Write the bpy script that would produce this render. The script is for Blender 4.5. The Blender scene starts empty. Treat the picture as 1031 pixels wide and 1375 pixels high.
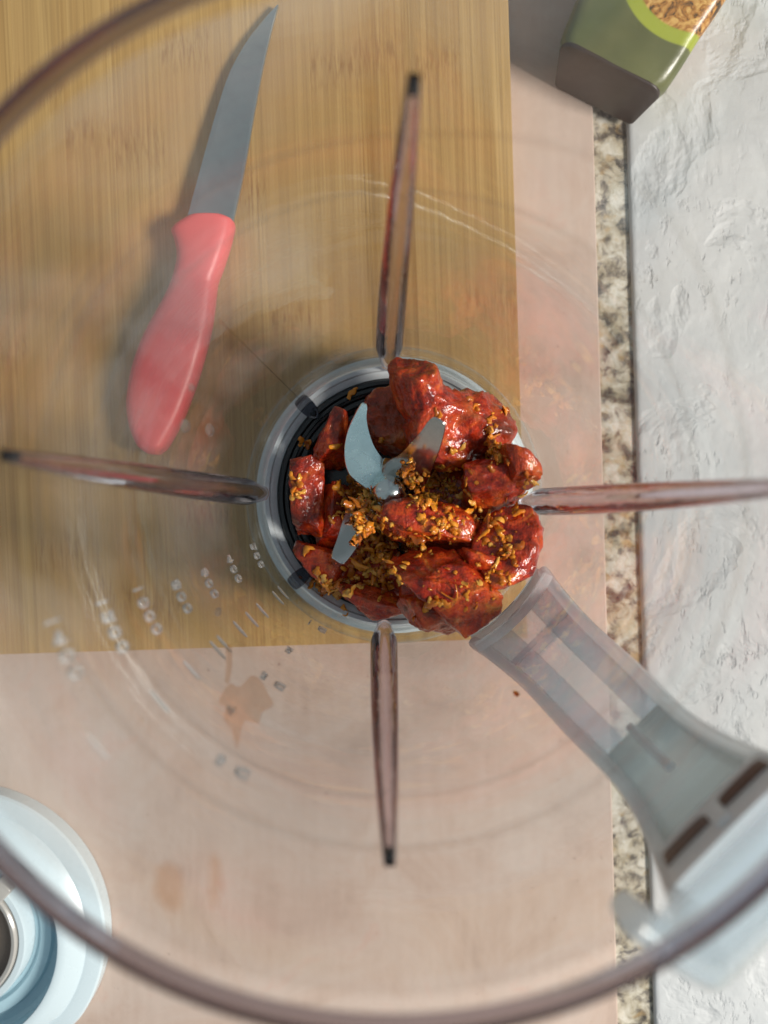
import bpy, bmesh, math, random
from mathutils import Vector, Matrix, Quaternion, noise
from mathutils.bvhtree import BVHTree

# ------------------------------------------------------------------ camera, light, exposure
SC = bpy.context.scene
COL = SC.collection
F_PX, W_PX, H_PX = 1033.0, 1031.0, 1375.0
CAM = Vector((0.0015, 0.00065, 0.339))
NADIR = (534.0, 663.0)
c_down = Vector((NADIR[0] - W_PX / 2, -(NADIR[1] - H_PX / 2), -F_PX)).normalized()
CAMQ = c_down.rotation_difference(Vector((0, 0, -1)))
cd = bpy.data.cameras.new("camera")
cam = bpy.data.objects.new("camera", cd)
COL.objects.link(cam)
cam.location = CAM
cam.rotation_mode = 'QUATERNION'
cam.rotation_quaternion = CAMQ
cd.sensor_fit = 'VERTICAL'
cd.sensor_height = 36.0
cd.lens = F_PX / H_PX * 36.0
cd.clip_start, cd.clip_end = 0.004, 20.0
cd.dof.use_dof = True
cd.dof.focus_distance = 0.272
cd.dof.aperture_fstop = 9.0
SC.camera = cam

world = bpy.data.worlds.new("World")
SC.world = world
world.use_nodes = True
bg = world.node_tree.nodes["Background"]
bg.inputs[0].default_value = (0.74, 0.90, 1.0, 1)
bg.inputs[1].default_value = 0.30

LIGHT_AZ, LIGHT_EL, LIGHT_D = math.radians(-12), math.radians(42), 1.3
ld = bpy.data.lights.new("window_light", 'AREA')
ld.shape = 'RECTANGLE'
ld.size, ld.size_y = 0.30, 0.30
ld.energy = 22.0
ld.color = (1.0, 0.95, 0.87)
lamp = bpy.data.objects.new("window_light", ld)
COL.objects.link(lamp)
lv = Vector((math.cos(LIGHT_AZ) * math.cos(LIGHT_EL), math.sin(LIGHT_AZ) * math.cos(LIGHT_EL), math.sin(LIGHT_EL)))
lamp.location = lv * LIGHT_D
lamp.rotation_euler = (-lv).to_track_quat('-Z', 'Y').to_euler()

SC.view_settings.view_transform = 'Standard'
SC.view_settings.look = 'None'
SC.view_settings.exposure = 0.12
SC.view_settings.gamma = 1.0
SC.view_settings.use_curve_mapping = False
SC.render.engine = 'CYCLES'
cy = SC.cycles
cy.max_bounces, cy.transparent_max_bounces = 9, 32
cy.transmission_bounces, cy.glossy_bounces, cy.diffuse_bounces = 8, 4, 2
cy.caustics_reflective = False
cy.caustics_refractive = True
cy.blur_glossy = 0.6
cy.sample_clamp_indirect = 4.0
cy.use_adaptive_sampling = True
cy.adaptive_threshold = 0.02
cy.use_denoising = True
try:
    cy.denoiser = 'OPENIMAGEDENOISE'
except Exception:
    pass

# ------------------------------------------------------------------ helpers
def P(px, py, z):
    """the point of the place at height z that is seen at photo pixel (px, py)"""
    d = CAMQ @ Vector(((px - W_PX / 2) / F_PX, -(py - H_PX / 2) / F_PX, -1.0))
    return CAM + d * ((z - CAM.z) / d.z)

def wloc(o):
    v = Vector((0, 0, 0))
    while o is not None:
        v = v + Vector(o.location)
        o = o.parent
    return v

def mesh(name, verts, faces, mat, parent=None, origin=None, smooth=True, angle=40):
    if parent is not None:
        off, loc = wloc(parent), Vector((0, 0, 0))
    else:
        off = loc = Vector(origin) if origin is not None else Vector((0, 0, 0))
    me = bpy.data.meshes.new(name)
    me.from_pydata([tuple(Vector(v) - off) for v in verts], [], faces)
    bm = bmesh.new(); bm.from_mesh(me)
    bmesh.ops.recalc_face_normals(bm, faces=bm.faces)
    if smooth:
        for f in bm.faces: f.smooth = True
        ca = math.radians(angle)
        for e in bm.edges:
            if len(e.link_faces) == 2 and e.calc_face_angle(0) > ca: e.smooth = False
    bm.to_mesh(me); bm.free()
    o = bpy.data.objects.new(name, me)
    COL.objects.link(o)
    o.location = loc
    if parent is not None: o.parent = parent
    if mat is not None: me.materials.append(mat)
    return o

def empty(name, loc):
    o = bpy.data.objects.new(name, None)
    o.empty_display_size = 0.01
    COL.objects.link(o); o.location = loc
    return o

def tag(o, label=None, cat=None, group=None, kind=None):
    if label: o["label"] = label
    if cat: o["category"] = cat
    if group: o["group"] = group
    if kind: o["kind"] = kind
    return o

def lathe(profile, n=128, closed=False, a0=0.0, a1=2 * math.pi, centre=(0, 0)):
    full = abs(a1 - a0 - 2 * math.pi) < 1e-6
    m = len(profile)
    V, Fc = [], []
    k = n if full else n + 1
    for i in range(k):
        a = a0 + (a1 - a0) * i / n
        for r, z in profile:
            V.append((centre[0] + r * math.cos(a), centre[1] + r * math.sin(a), z))
    for i in range(n):
        i2 = (i + 1) % k if full else i + 1
        for j in range(m if closed else m - 1):
            j2 = (j + 1) % m
            Fc.append((i * m + j, i2 * m + j, i2 * m + j2, i * m + j2))
    if not full and closed:
        Fc.append(tuple(range(m))); Fc.append(tuple((k - 1) * m + j for j in range(m)))
    return V, Fc

def spline(pts, per=8, closed=True):
    n = len(pts); out = []
    pts = [Vector(p) for p in pts]
    rng = range(n) if closed else range(n - 1)
    for i in rng:
        if closed:
            p0, p1, p2, p3 = pts[i - 1], pts[i], pts[(i + 1) % n], pts[(i + 2) % n]
        else:
            p0, p1, p2, p3 = pts[max(i - 1, 0)], pts[i], pts[i + 1], pts[min(i + 2, n - 1)]
        for s in range(per):
            t = s / per
            out.append(0.5 * ((2 * p1) + (p2 - p0) * t + (2 * p0 - 5 * p1 + 4 * p2 - p3) * t * t + (3 * p1 - p0 - 3 * p2 + p3) * t ** 3))
    if not closed: out.append(pts[-1].copy())
    return out

def pillow(outline, z0, z1, bevel, steps=5):
    """solid from a closed 2-D outline with rounded upper and lower edges. outline: Vectors (x, y)"""
    n = len(outline)
    area = sum(outline[i].x * outline[(i + 1) % n].y - outline[(i + 1) % n].x * outline[i].y for i in range(n))
    if area < 0: outline = outline[::-1]
    nor = []
    for i in range(n):
        t = (outline[(i + 1) % n] - outline[i - 1])
        t = Vector((t.x, t.y)).normalized() if t.length > 0 else Vector((1, 0))
        nor.append(Vector((-t.y, t.x)))
    zm, hz = (z0 + z1) / 2, (z1 - z0) / 2
    vb = min(bevel, hz)
    V, Fc = [], []
    levels = []
    for s in range(steps + 1):
        a = math.pi / 2 * s / steps
        levels.append((bevel * (1 - math.sin(a)), z0 + vb * (1 - math.cos(a))) )
    lo = levels
    hi = [(i, z1 - (z - z0)) for i, z in reversed(levels)]
    L = lo + hi
    for ins, z in L:
        for i in range(n):
            p = Vector((outline[i].x, outline[i].y)) + nor[i] * ins
            V.append((p.x, p.y, z))
    m = len(L)
    for k in range(m - 1):
        for i in range(n):
            j = (i + 1) % n
            Fc.append((k * n + i, k * n + j, (k + 1) * n + j, (k + 1) * n + i))
    Fc.append(tuple(reversed(range(n)))); Fc.append(tuple((m - 1) * n + i for i in range(n)))
    return V, Fc

def box(cx, cy, cz, sx, sy, sz):
    V = [(cx + a * sx / 2, cy + b * sy / 2, cz + c * sz / 2) for a in (-1, 1) for b in (-1, 1) for c in (-1, 1)]
    Fc = [(0, 1, 3, 2), (4, 6, 7, 5), (0, 4, 5, 1), (2, 3, 7, 6), (0, 2, 6, 4), (1, 5, 7, 3)]
    return V, Fc

def bevel_mod(o, w, seg=2):
    b = o.modifiers.new("bevel", 'BEVEL'); b.width = w; b.segments = seg; b.limit_method = 'ANGLE'
    return o

# ------------------------------------------------------------------ material helpers
class NT:
    def __init__(s, name):
        s.m = bpy.data.materials.new(name); s.m.use_nodes = True
        s.t = s.m.node_tree; s.t.nodes.clear()
        s.out = s.n('ShaderNodeOutputMaterial')
    def n(s, ty, **kw):
        nd = s.t.nodes.new(ty)
        for k, v in kw.items(): setattr(nd, k, v)
        return nd
    def l(s, a, b): s.t.links.new(a, b)
    def setv(s, sock, v):
        if hasattr(v, 'node'): s.l(v, sock)
        else: sock.default_value = v
    def pri(s, base, rough=0.5, metal=0.0, **kw):
        p = s.n('ShaderNodeBsdfPrincipled')
        for k, v in dict([('Base Color', base), ('Roughness', rough), ('Metallic', metal)] + list(kw.items())).items():
            if isinstance(v, tuple) and len(v) == 3 and k != 'Subsurface Radius': v = v + (1,)
            s.setv(p.inputs[k], v)
        return p
    def surf(s, p):
        s.l(p.outputs[0], s.out.inputs[0]); return s.m
    def coord(s, kind='Object', scale=(1, 1, 1), loc=None, rot=(0, 0, 0)):
        tc = s.n('ShaderNodeTexCoord'); mp = s.n('ShaderNodeMapping')
        s.l(tc.outputs[kind], mp.inputs[0]); mp.inputs['Scale'].default_value = scale
        mp.inputs['Rotation'].default_value = rot
        if loc is not None: s.setv(mp.inputs['Location'], loc)
        return mp.outputs[0]
    def noise(s, vec, scale=5, detail=4, rough=0.55, dist=0.0):
        nd = s.n('ShaderNodeTexNoise'); s.l(vec, nd.inputs['Vector'])
        nd.inputs['Scale'].default_value = scale; nd.inputs['Detail'].default_value = detail
        nd.inputs['Roughness'].default_value = rough; nd.inputs['Distortion'].default_value = dist
        return nd.outputs[0]
    def vor(s, vec, scale=5, feature='F1', out=0):
        nd = s.n('ShaderNodeTexVoronoi', feature=feature); s.l(vec, nd.inputs['Vector'])
        nd.inputs['Scale'].default_value = scale
        return nd.outputs[out]
    def ramp(s, fac, stops):
        r = s.n('ShaderNodeValToRGB'); s.l(fac, r.inputs[0])
        el = r.color_ramp.elements
        while len(el) < len(stops): el.new(0.5)
        for e, (p, c) in zip(el, stops):
            e.position = p
            e.color = (c, c, c, 1) if isinstance(c, (int, float)) else tuple(c) + (1,)
        return r.outputs[0]
    def mix(s, fac, a, b, mode='MIX'):
        m = s.n('ShaderNodeMix', data_type='RGBA', blend_type=mode)
        s.setv(m.inputs[0], fac)
        for k, v in ((6, a), (7, b)):
            if isinstance(v, tuple) and len(v) == 3: v = v + (1,)
            s.setv(m.inputs[k], v)
        return m.outputs[2]
    def math(s, op, a, b=0.0, c=0.0, clamp=False):
        m = s.n('ShaderNodeMath', operation=op, use_clamp=clamp)
        s.setv(m.inputs[0], a); s.setv(m.inputs[1], b); s.setv(m.inputs[2], c)
        return m.outputs[0]
    def bump(s, h, strength=0.3, dist=0.001, nrm=None):
        b = s.n('ShaderNodeBump'); s.l(h, b.inputs['Height'])
        b.inputs['Strength'].default_value = strength; b.inputs['Distance'].default_value = dist
        if nrm is not None: s.l(nrm, b.inputs['Normal'])
        return b.outputs[0]
    def rnd(s):
        return s.n('ShaderNodeObjectInfo').outputs['Random']
    def xyz(s, vec):
        x = s.n('ShaderNodeSeparateXYZ'); s.l(vec, x.inputs[0]); return x.outputs
    def comb(s, x=0.0, y=0.0, z=0.0):
        c = s.n('ShaderNodeCombineXYZ')
        for i, v in enumerate((x, y, z)): s.setv(c.inputs[i], v)
        return c.outputs[0]

def clear_plastic(name, tint=(0.97, 0.96, 0.95), ior=1.45, rough=0.02, haze=0.0, haze_col=(0.7, 0.78, 0.82), bump=None, smudge_veil=0.0):
    """thin clear wall: light goes straight through, each face mirrors by Fresnel; optional frosting"""
    t = NT(name)
    geo = t.n('ShaderNodeNewGeometry')
    io = t.n('ShaderNodeMix', data_type='FLOAT')
    t.l(geo.outputs['Backfacing'], io.inputs[0]); io.inputs[2].default_value = ior; io.inputs[3].default_value = 1 / ior
    fr = t.n('ShaderNodeFresnel'); t.l(io.outputs[0], fr.inputs['IOR'])
    tr = t.n('ShaderNodeBsdfTransparent'); tr.inputs[0].default_value = tint + (1,)
    gl = t.n('ShaderNodeBsdfGlossy'); gl.inputs['Roughness'].default_value = rough
    if bump:
        nrm = t.bump(t.noise(t.coord('Object', bump[0]), 1.0, 3), bump[1], bump[2])
        t.l(nrm, gl.inputs['Normal'])
    body = tr
    if smudge_veil:
        df = t.pri((0.74, 0.74, 0.73), 0.5)
        mx = t.n('ShaderNodeMixShader')
        f1 = t.ramp(t.noise(t.coord('Object', (20, 20, 13)), 1.0, 5, 0.55, 0.5), [(0.44, 0.012), (0.74, smudge_veil)])  # smudges, plus a painted milky veil standing in for wall reflections
        t.l(f1, mx.inputs[0]); t.l(tr.outputs[0], mx.inputs[1]); t.l(df.outputs[0], mx.inputs[2]); body = mx
    if haze > 0:
        df = t.pri(haze_col, 0.35)
        tl = t.n('ShaderNodeBsdfTranslucent'); tl.inputs[0].default_value = haze_col + (1,)
        hz = t.n('ShaderNodeMixShader'); hz.inputs[0].default_value = 0.65
        t.l(df.outputs[0], hz.inputs[1]); t.l(tl.outputs[0], hz.inputs[2])
        mx = t.n('ShaderNodeMixShader'); mx.inputs[0].default_value = haze
        t.l(tr.outputs[0], mx.inputs[1]); t.l(hz.outputs[0], mx.inputs[2]); body = mx
    ms = t.n('ShaderNodeMixShader')
    t.l(fr.outputs[0], ms.inputs[0]); t.l(body.outputs[0], ms.inputs[1]); t.l(gl.outputs[0], ms.inputs[2])
    return t.surf(ms)

def glass(name, col=(0.9, 0.9, 0.9), ior=1.45, rough=0.0, bump=None):
    t = NT(name)
    g = t.n('ShaderNodeBsdfGlass'); g.inputs['Color'].default_value = col + (1,)
    g.inputs['IOR'].default_value = ior; g.inputs['Roughness'].default_value = rough
    if bump:
        t.l(t.bump(t.noise(t.coord('Object', bump[0]), 1.0, 3), bump[1], bump[2]), g.inputs['Normal'])
    return t.surf(g)

def plain(name, col, rough=0.5, metal=0.0, var=0.06, scale=60, bump=0.05, **kw):
    t = NT(name)
    v = t.coord('Object')
    nz = t.noise(v, scale, 5)
    c = t.mix(nz, tuple(x * (1 - var) for x in col), tuple(min(1, x * (1 + var)) for x in col))
    rr = t.math('MULTIPLY_ADD', t.noise(v, scale * 2.3, 4), 0.2, rough - 0.1, clamp=True)
    p = t.pri(c, rr, metal, **kw)
    if bump: t.l(t.bump(t.noise(v, scale * 9, 3), bump, 0.0005), p.inputs['Normal'])
    return t.surf(p)

# ------------------------------------------------------------------ materials
def mat_granite():
    t = NT("granite")
    v = t.coord('Object')
    a = t.noise(v, 150, 5, 0.62, 0.4)
    b = t.noise(v, 75, 4, 0.6, 0.6)
    c = t.ramp(a, [(0.30, (0.05, 0.05, 0.055)), (0.41, (0.22, 0.20, 0.18)), (0.50, (0.50, 0.46, 0.38)), (0.62, (0.68, 0.65, 0.58)), (0.75, (0.62, 0.53, 0.40))])
    dk = t.ramp(b, [(0.30, (0.16, 0.16, 0.18)), (0.40, (0.75, 0.70, 0.60)), (0.60, (1, 1, 1))])
    c = t.mix(1.0, c, dk, 'MULTIPLY')
    br = t.ramp(t.noise(v, 105, 2), [(0.60, 0.0), (0.68, 0.55)])
    c = t.mix(br, c, (0.42, 0.28, 0.12))
    return t.surf(t.pri(c, 0.22))

def mat_pink():
    t = NT("pink_plaster_board")
    v = t.coord('Object')
    a = t.noise(v, 20, 7, 0.66, 1.2)
    c = t.ramp(a, [(0.28, (0.44, 0.325, 0.265)), (0.44, (0.515, 0.385, 0.315)), (0.58, (0.54, 0.425, 0.36)), (0.74, (0.555, 0.365, 0.295))])
    st = t.noise(t.coord('Object', (260, 30, 1)), 1.0, 4)
    c = t.mix(t.ramp(st, [(0.4, 0.0), (0.8, 0.25)]), c, (0.66, 0.53, 0.46))
    sp = t.ramp(t.noise(v, 420, 2), [(0.735, 0.0), (0.76, 0.55)])
    c = t.mix(sp, c, (0.22, 0.14, 0.11))
    p = t.pri(c, 0.55)
    t.l(t.bump(t.noise(v, 220, 5), 0.25, 0.0006), p.inputs['Normal'])
    return t.surf(p)

def mat_white():
    t = NT("white_plaster")
    v = t.coord('Object')
    a = t.noise(v, 18, 6, 0.65, 0.6)
    c = t.ramp(a, [(0.3, (0.45, 0.465, 0.475)), (0.5, (0.51, 0.52, 0.525)), (0.7, (0.56, 0.565, 0.565))])
    pit = t.ramp(t.noise(t.coord('Object', (260, 120, 200)), 1.0, 5, 0.6), [(0.57, 0.0), (0.72, 1.0)])
    dent = t.ramp(t.noise(v, 26, 5, 0.5, 0.4), [(0.54, 0.0), (0.63, 0.8), (0.75, 1.0)])
    zone = t.ramp(t.noise(v, 11, 3), [(0.42, 0.15), (0.60, 1.0)])
    pit = t.math('MULTIPLY', pit, zone)
    c = t.mix(t.math('MULTIPLY', pit, 0.35), c, (0.36, 0.375, 0.39))
    c = t.mix(t.math('MULTIPLY', dent, 0.25), c, (0.42, 0.43, 0.44))
    p = t.pri(c, 0.65)
    h = t.math('SUBTRACT', t.math('MULTIPLY', t.noise(v, 120, 5, 0.55), 0.4), t.math('ADD', t.math('MULTIPLY', pit, 0.45), t.math('MULTIPLY', dent, 0.8)))
    t.l(t.bump(h, 0.75, 0.0019), p.inputs['Normal'])
    return t.surf(p)

def mat_bamboo():
    t = NT("bamboo")
    rnd = t.rnd()
    off = t.comb(t.math('MULTIPLY', rnd, 3.1), t.math('MULTIPLY', rnd, 7.7), t.math('MULTIPLY', rnd, 1.3))
    def c_(sc):
        tc = t.n('ShaderNodeTexCoord'); ad = t.n('ShaderNodeVectorMath', operation='ADD')
        t.l(tc.outputs['Object'], ad.inputs[0]); t.l(off, ad.inputs[1])
        mp = t.n('ShaderNodeMapping'); t.l(ad.outputs[0], mp.inputs[0]); mp.inputs['Scale'].default_value = sc
        return mp.outputs[0]
    fine = t.noise(c_((1100, 9, 300)), 1.0, 4, 0.6)
    mid = t.noise(c_((260, 5, 100)), 1.0, 3, 0.5)
    big = t.noise(c_((40, 4, 40)), 1.0, 3)
    c = t.ramp(mid, [(0.25, (0.34, 0.185, 0.056)), (0.5, (0.48, 0.29, 0.098)), (0.75, (0.58, 0.38, 0.15))])
    c = t.mix(t.ramp(fine, [(0.36, 0.75), (0.58, 0.0)]), c, (0.27, 0.145, 0.045))
    c = t.mix(t.ramp(big, [(0.35, 0.0), (0.72, 0.6)]), c, (0.42, 0.225, 0.075))
    # strip to strip tone
    c = t.mix(t.math('MULTIPLY', rnd, 0.28), c, (0.62, 0.44, 0.20))
    # culm nodes: short brown flecks across a strip
    tc = t.n('ShaderNodeTexCoord')
    y = t.xyz(tc.outputs['Object'])[1]
    yy = t.math('FRACT', t.math('ADD', t.math('MULTIPLY', y, 5.2), t.math('MULTIPLY', rnd, 11.3)))
    dist = t.math('ABSOLUTE', t.math('SUBTRACT', yy, 0.5))
    band = t.ramp(dist, [(0.0, 0.8), (0.03, 0.5), (0.06, 0.0)])
    fl = t.ramp(t.noise(c_((900, 110, 300)), 1.0, 3, 0.6), [(0.46, 0.0), (0.63, 0.85)])
    c = t.mix(t.math('MULTIPLY', band, fl), c, (0.27, 0.13, 0.04))
    p = t.pri(c, 0.42)
    t.l(t.bump(fine, 0.12, 0.0003), p.inputs['Normal'])
    return t.surf(p)

def mat_meat():
    t = NT("fried_meat")
    rnd = t.rnd()
    off = t.comb(t.math('MULTIPLY', rnd, 3.0), t.math('MULTIPLY', rnd, 5.0), rnd)
    tc = t.n('ShaderNodeTexCoord'); ad = t.n('ShaderNodeVectorMath', operation='ADD')
    t.l(tc.outputs['Object'], ad.inputs[0]); t.l(off, ad.inputs[1]); v = ad.outputs[0]
    a = t.noise(v, 85, 6, 0.66, 1.0)
    b = t.noise(v, 420, 4, 0.6)
    c = t.ramp(a, [(0.26, (0.05, 0.006, 0.004)), (0.38, (0.20, 0.012, 0.005)), (0.48, (0.46, 0.027, 0.006)), (0.59, (0.64, 0.080, 0.011)), (0.73, (0.70, 0.25, 0.035))])
    c = t.mix(t.ramp(b, [(0.36, 0.6), (0.52, 0.0)]), c, (0.10, 0.010, 0.004))
    br = t.math('MULTIPLY', t.ramp(t.noise(v, 45, 4), [(0.42, 0.0), (0.62, 0.6)]), t.math('MULTIPLY_ADD', t.math('FRACT', t.math('MULTIPLY', rnd, 17.3)), 0.8, 0.2))
    c = t.mix(br, c, (0.30, 0.065, 0.015))
    fat = t.ramp(t.noise(v, 60, 3), [(0.60, 0.0), (0.74, 0.55)])
    c = t.mix(fat, c, (0.46, 0.15, 0.035))
    rg = t.math('MULTIPLY_ADD', t.noise(v, 260, 5, 0.65), 1.0, -0.16, clamp=True)
    p = t.pri(c, rg, **{'Specular IOR Level': 0.14, 'Subsurface Weight': 0.08, 'Subsurface Scale': 0.002, 'Subsurface Radius': (1.0, 0.2, 0.05), 'Coat Weight': 0.8, 'Coat Roughness': 0.06})
    t.l(t.bump(t.math('ADD', t.noise(v, 330, 3), t.math('MULTIPLY', t.noise(v, 1000, 2), 0.3)), 0.55, 0.0010), p.inputs['Coat Normal'])
    mpn = t.n('ShaderNodeMapping'); t.l(v, mpn.inputs[0]); mpn.inputs['Scale'].default_value = (900, 260, 600)
    h = t.math('ADD', t.math('MULTIPLY', b, 0.9), t.math('ADD', t.math('MULTIPLY', t.noise(mpn.outputs[0], 1.0, 4), 0.7), t.math('MULTIPLY', t.noise(v, 1300, 3), 0.8)))
    t.l(t.bump(h, 0.6, 0.0010), p.inputs['Normal'])
    return t.surf(p)

def mat_garlic():
    t = NT("fried_garlic")
    g = t.n('ShaderNodeNewGeometry')
    c = t.ramp(g.outputs['Random Per Island'], [(0.0, (0.34, 0.075, 0.006)), (0.3, (0.68, 0.20, 0.012)), (0.7, (0.86, 0.33, 0.025)), (1.0, (0.88, 0.48, 0.10))])
    v = t.coord('Object')
    c = t.mix(t.ramp(t.noise(v, 500, 3), [(0.48, 0.0), (0.72, 0.5)]), c, (0.30, 0.075, 0.01))
    p = t.pri(c, 0.4, **{'Specular IOR Level': 0.2, 'Coat Weight': 0.6, 'Coat Roughness': 0.08, 'Subsurface Weight': 0.2, 'Subsurface Scale': 0.001})
    t.l(t.bump(t.noise(v, 1500, 3), 0.4, 0.0004), p.inputs['Normal'])
    return t.surf(p)

def mat_steel(name, rough, col=(0.70, 0.74, 0.74), scr=(900, 60, 60)):
    t = NT(name)
    n1 = t.noise(t.coord('Object', scr), 1.0, 4)
    n2 = t.noise(t.coord('Object'), 220, 4)
    r = t.math('MULTIPLY_ADD', n1, 0.12, rough - 0.06, clamp=True)
    c = t.mix(t.ramp(n2, [(0.4, 0.0), (0.75, 0.3)]), col, tuple(x * 0.75 for x in col))
    p = t.pri(c, r, 1.0)
    t.l(t.bump(n1, 0.06, 0.0002), p.inputs['Normal'])
    return t.surf(p)

M = {}
M['granite'] = mat_granite(); M['pink'] = mat_pink(); M['white'] = mat_white(); M['bamboo'] = mat_bamboo()
M['meat'] = mat_meat(); M['garlic'] = mat_garlic()
M['wall'] = clear_plastic("clear_jar_wall", (0.975, 0.97, 0.965), 1.50, 0.02, bump=((30, 30, 60), 0.05, 0.002), smudge_veil=0.15)
M['ridge'] = clear_plastic("clear_jar_ridge", (0.99, 0.99, 0.985), 1.35, 0.14)
M['rib'] = glass("clear_rib", (0.90, 0.855, 0.89), 1.22, 0.02, bump=((200, 200, 40), 0.15, 0.001))
M['lug'] = glass("clear_lug", (0.50, 0.51, 0.55), 1.45, 0.0)
M['foot'] = clear_plastic("clear_foot", (0.95, 0.965, 0.955), 1.25, 0.04, bump=((90, 90, 60), 0.6, 0.002))
M['rim'] = glass("clear_rim", (0.66, 0.64, 0.68), 1.38, 0.04)
M['hplas'] = clear_plastic("handle_plastic", (0.86, 0.90, 0.92), 1.45, 0.08, haze=0.26, haze_col=(0.86, 0.93, 0.98))
M['hbar'] = clear_plastic("handle_edge_plastic", (0.80, 0.85, 0.88), 1.5, 0.12, haze=0.82, haze_col=(0.95, 0.97, 0.98))
M['hgrey'] = clear_plastic("handle_frosted_plastic", (0.8, 0.83, 0.83), 1.45, 0.2, haze=0.62, haze_col=(0.66, 0.70, 0.69))
M['hwhite'] = plain("handle_pale_plastic", (0.80, 0.84, 0.87), 0.3)
M['maroon'] = plain("slot_maroon", (0.040, 0.005, 0.007), 0.5)
M['collar'] = plain("collar_plastic", (0.72, 0.77, 0.80), 0.28, var=0.03)
M['rubber'] = plain("black_rubber", (0.012, 0.012, 0.014), 0.22, var=0.2)
def mat_mark():
    t = NT("embossed_mark")
    g = t.n('ShaderNodeBsdfGlass'); g.inputs['IOR'].default_value = 1.4; g.inputs['Roughness'].default_value = 0.05
    d = t.pri((0.92, 0.91, 0.89), 0.22)
    m = t.n('ShaderNodeMixShader'); m.inputs[0].default_value = 0.33
    t.l(g.outputs[0], m.inputs[1]); t.l(d.outputs[0], m.inputs[2])
    return t.surf(m)
M['mark'] = mat_mark()
M['seam'] = clear_plastic("mould_seam", (0.55, 0.50, 0.45), 1.4, 0.1)
M['blade_a'] = mat_steel("sky_tinted_blade_steel", 0.27, (0.72, 0.93, 0.94), (200, 200, 200))  # cyan of the reflected sky put into the steel colour
M['blade_b'] = mat_steel("mirror_blade_steel", 0.12, (0.62, 0.62, 0.60), (300, 300, 300))
M['nut'] = mat_steel("turned_nut_steel", 0.16, (0.58, 0.63, 0.62), (400, 400, 900))
M['knife'] = mat_steel("knife_steel", 0.38, (0.50, 0.56, 0.56), (500, 40, 60))
M['handle_red'] = plain("coral_pink_plastic", (0.80, 0.115, 0.12), 0.38, var=0.05, scale=90)
M['lid'] = plain("pale_blue_lid_plastic", (0.60, 0.70, 0.745), 0.28, var=0.03)
M['lidin'] = plain("shaded_lid_well_plastic", (0.42, 0.60, 0.68), 0.25, var=0.04)  # shade in the well painted as a bluer, darker lid plastic
M['lidring'] = plain("grey_cap_ring", (0.45, 0.43, 0.40), 0.2, var=0.1)
M['cap'] = clear_plastic("smoked_cap", (0.80, 0.76, 0.72), 1.5, 0.05, haze=0.2, haze_col=(0.5, 0.47, 0.43))
M['sauce'] = clear_plastic("sauce_film", (0.982, 0.925, 0.875), 1.10, 0.1, haze=0.01, haze_col=(0.50, 0.22, 0.09))
M['oil'] = glass("oil_drop", (0.92, 0.72, 0.40), 1.3, 0.0)
M['water'] = clear_plastic("water_drop", (0.93, 0.92, 0.90), 1.33, 0.02, haze=0.12, haze_col=(0.8, 0.8, 0.8))

# ------------------------------------------------------------------ the setting
PINK_T, WHITE_T, BOARD_Z = 0.004, 0.0025, 0.019
g = mesh("countertop", *box(0, 0, -0.015, 2.4, 2.4, 0.03), M['granite'], smooth=False)
tag(g, kind='structure')

def slab_from_edge(p_top, p_bot, z, t, side, width, up, down):
    """corner points of a flat board whose visible long edge passes two photo points"""
    a, b = P(*p_top, z), P(*p_bot, z)
    d = (a - b).normalized(); nrm = Vector((d.y, -d.x, 0)) * side
    A, B = a + d * up, b - d * down
    return [A, B, B + nrm * width, A + nrm * width]

q = slab_from_edge((797, 170), (830, 1375), PINK_T, PINK_T, -1, 0.75, 0.35, 0.30)
V = [(p.x, p.y, PINK_T) for p in q] + [(p.x, p.y, 0.0) for p in q]
pb = mesh("backdrop_board", V, [(0, 1, 2, 3), (7, 6, 5, 4), (0, 4, 5, 1), (1, 5, 6, 2), (2, 6, 7, 3), (3, 7, 4, 0)], M['pink'], origin=(V[1][0], V[1][1], 0), smooth=False)
bevel_mod(pb, 0.0006)
tag(pb, "thin matte pink plaster-look board under the bamboo cutting board", "board")

# white textured board: a relief sheet with real dents
q = slab_from_edge((843, 170), (880, 1375), WHITE_T, WHITE_T, 1, 0.34, 0.10, 0.10)
A, B, C, D = q
nx, ny = 260, 420
V, Fc = [], []
def relief(p):
    s = Vector((p.x * 1.0, p.y * 0.8, 0.0))
    n_ = noise.noise(s * 15 + Vector((3, 7, 1))) + 0.45 * noise.noise(s * 45 + Vector((9, 2, 4))) + 0.22 * noise.noise(s * 130)
    m_ = min(max((n_ - 0.02) / 0.26, 0), 1); m_ = m_ * m_ * (3 - 2 * m_)
    n2 = noise.noise(Vector((s.x * 40, s.y * 22, 2.0)) + Vector((13, 5, 2))) + 0.6 * noise.noise(s * 110) + 0.3 * noise.noise(s * 260)
    m2 = min(max((n2 - 0.62) / 0.12, 0), 1)
    h = -0.0003 * m_ + 0.00015 * noise.noise(s * 75) * m_ + 0.00012 * noise.noise(Vector((s.x * 330, s.y * 200, 0))) + 0.0004 * noise.noise(s * 20)
    return h
for j in range(ny + 1):
    for i in range(nx + 1):
        u, v = i / nx, j / ny
        p = A.lerp(B, v).lerp(D.lerp(C, v), u)
        e = min(1.0, u * 60)
        V.append((p.x, p.y, WHITE_T + relief(p) * e - (0.0008 if i == 0 else 0)))
for j in range(ny):
    for i in range(nx):
        a = j * (nx + 1) + i
        Fc.append((a, a + 1, a + nx + 2, a + nx + 1))
base = len(V)
for j in range(ny + 1):
    V.append((V[j * (nx + 1)][0], V[j * (nx + 1)][1], 0.0))
for j in range(ny):
    Fc.append((j * (nx + 1), (j + 1) * (nx + 1), base + j + 1, base + j))
for j, vv in ((0, A), (ny, B)):
    pass
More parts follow.
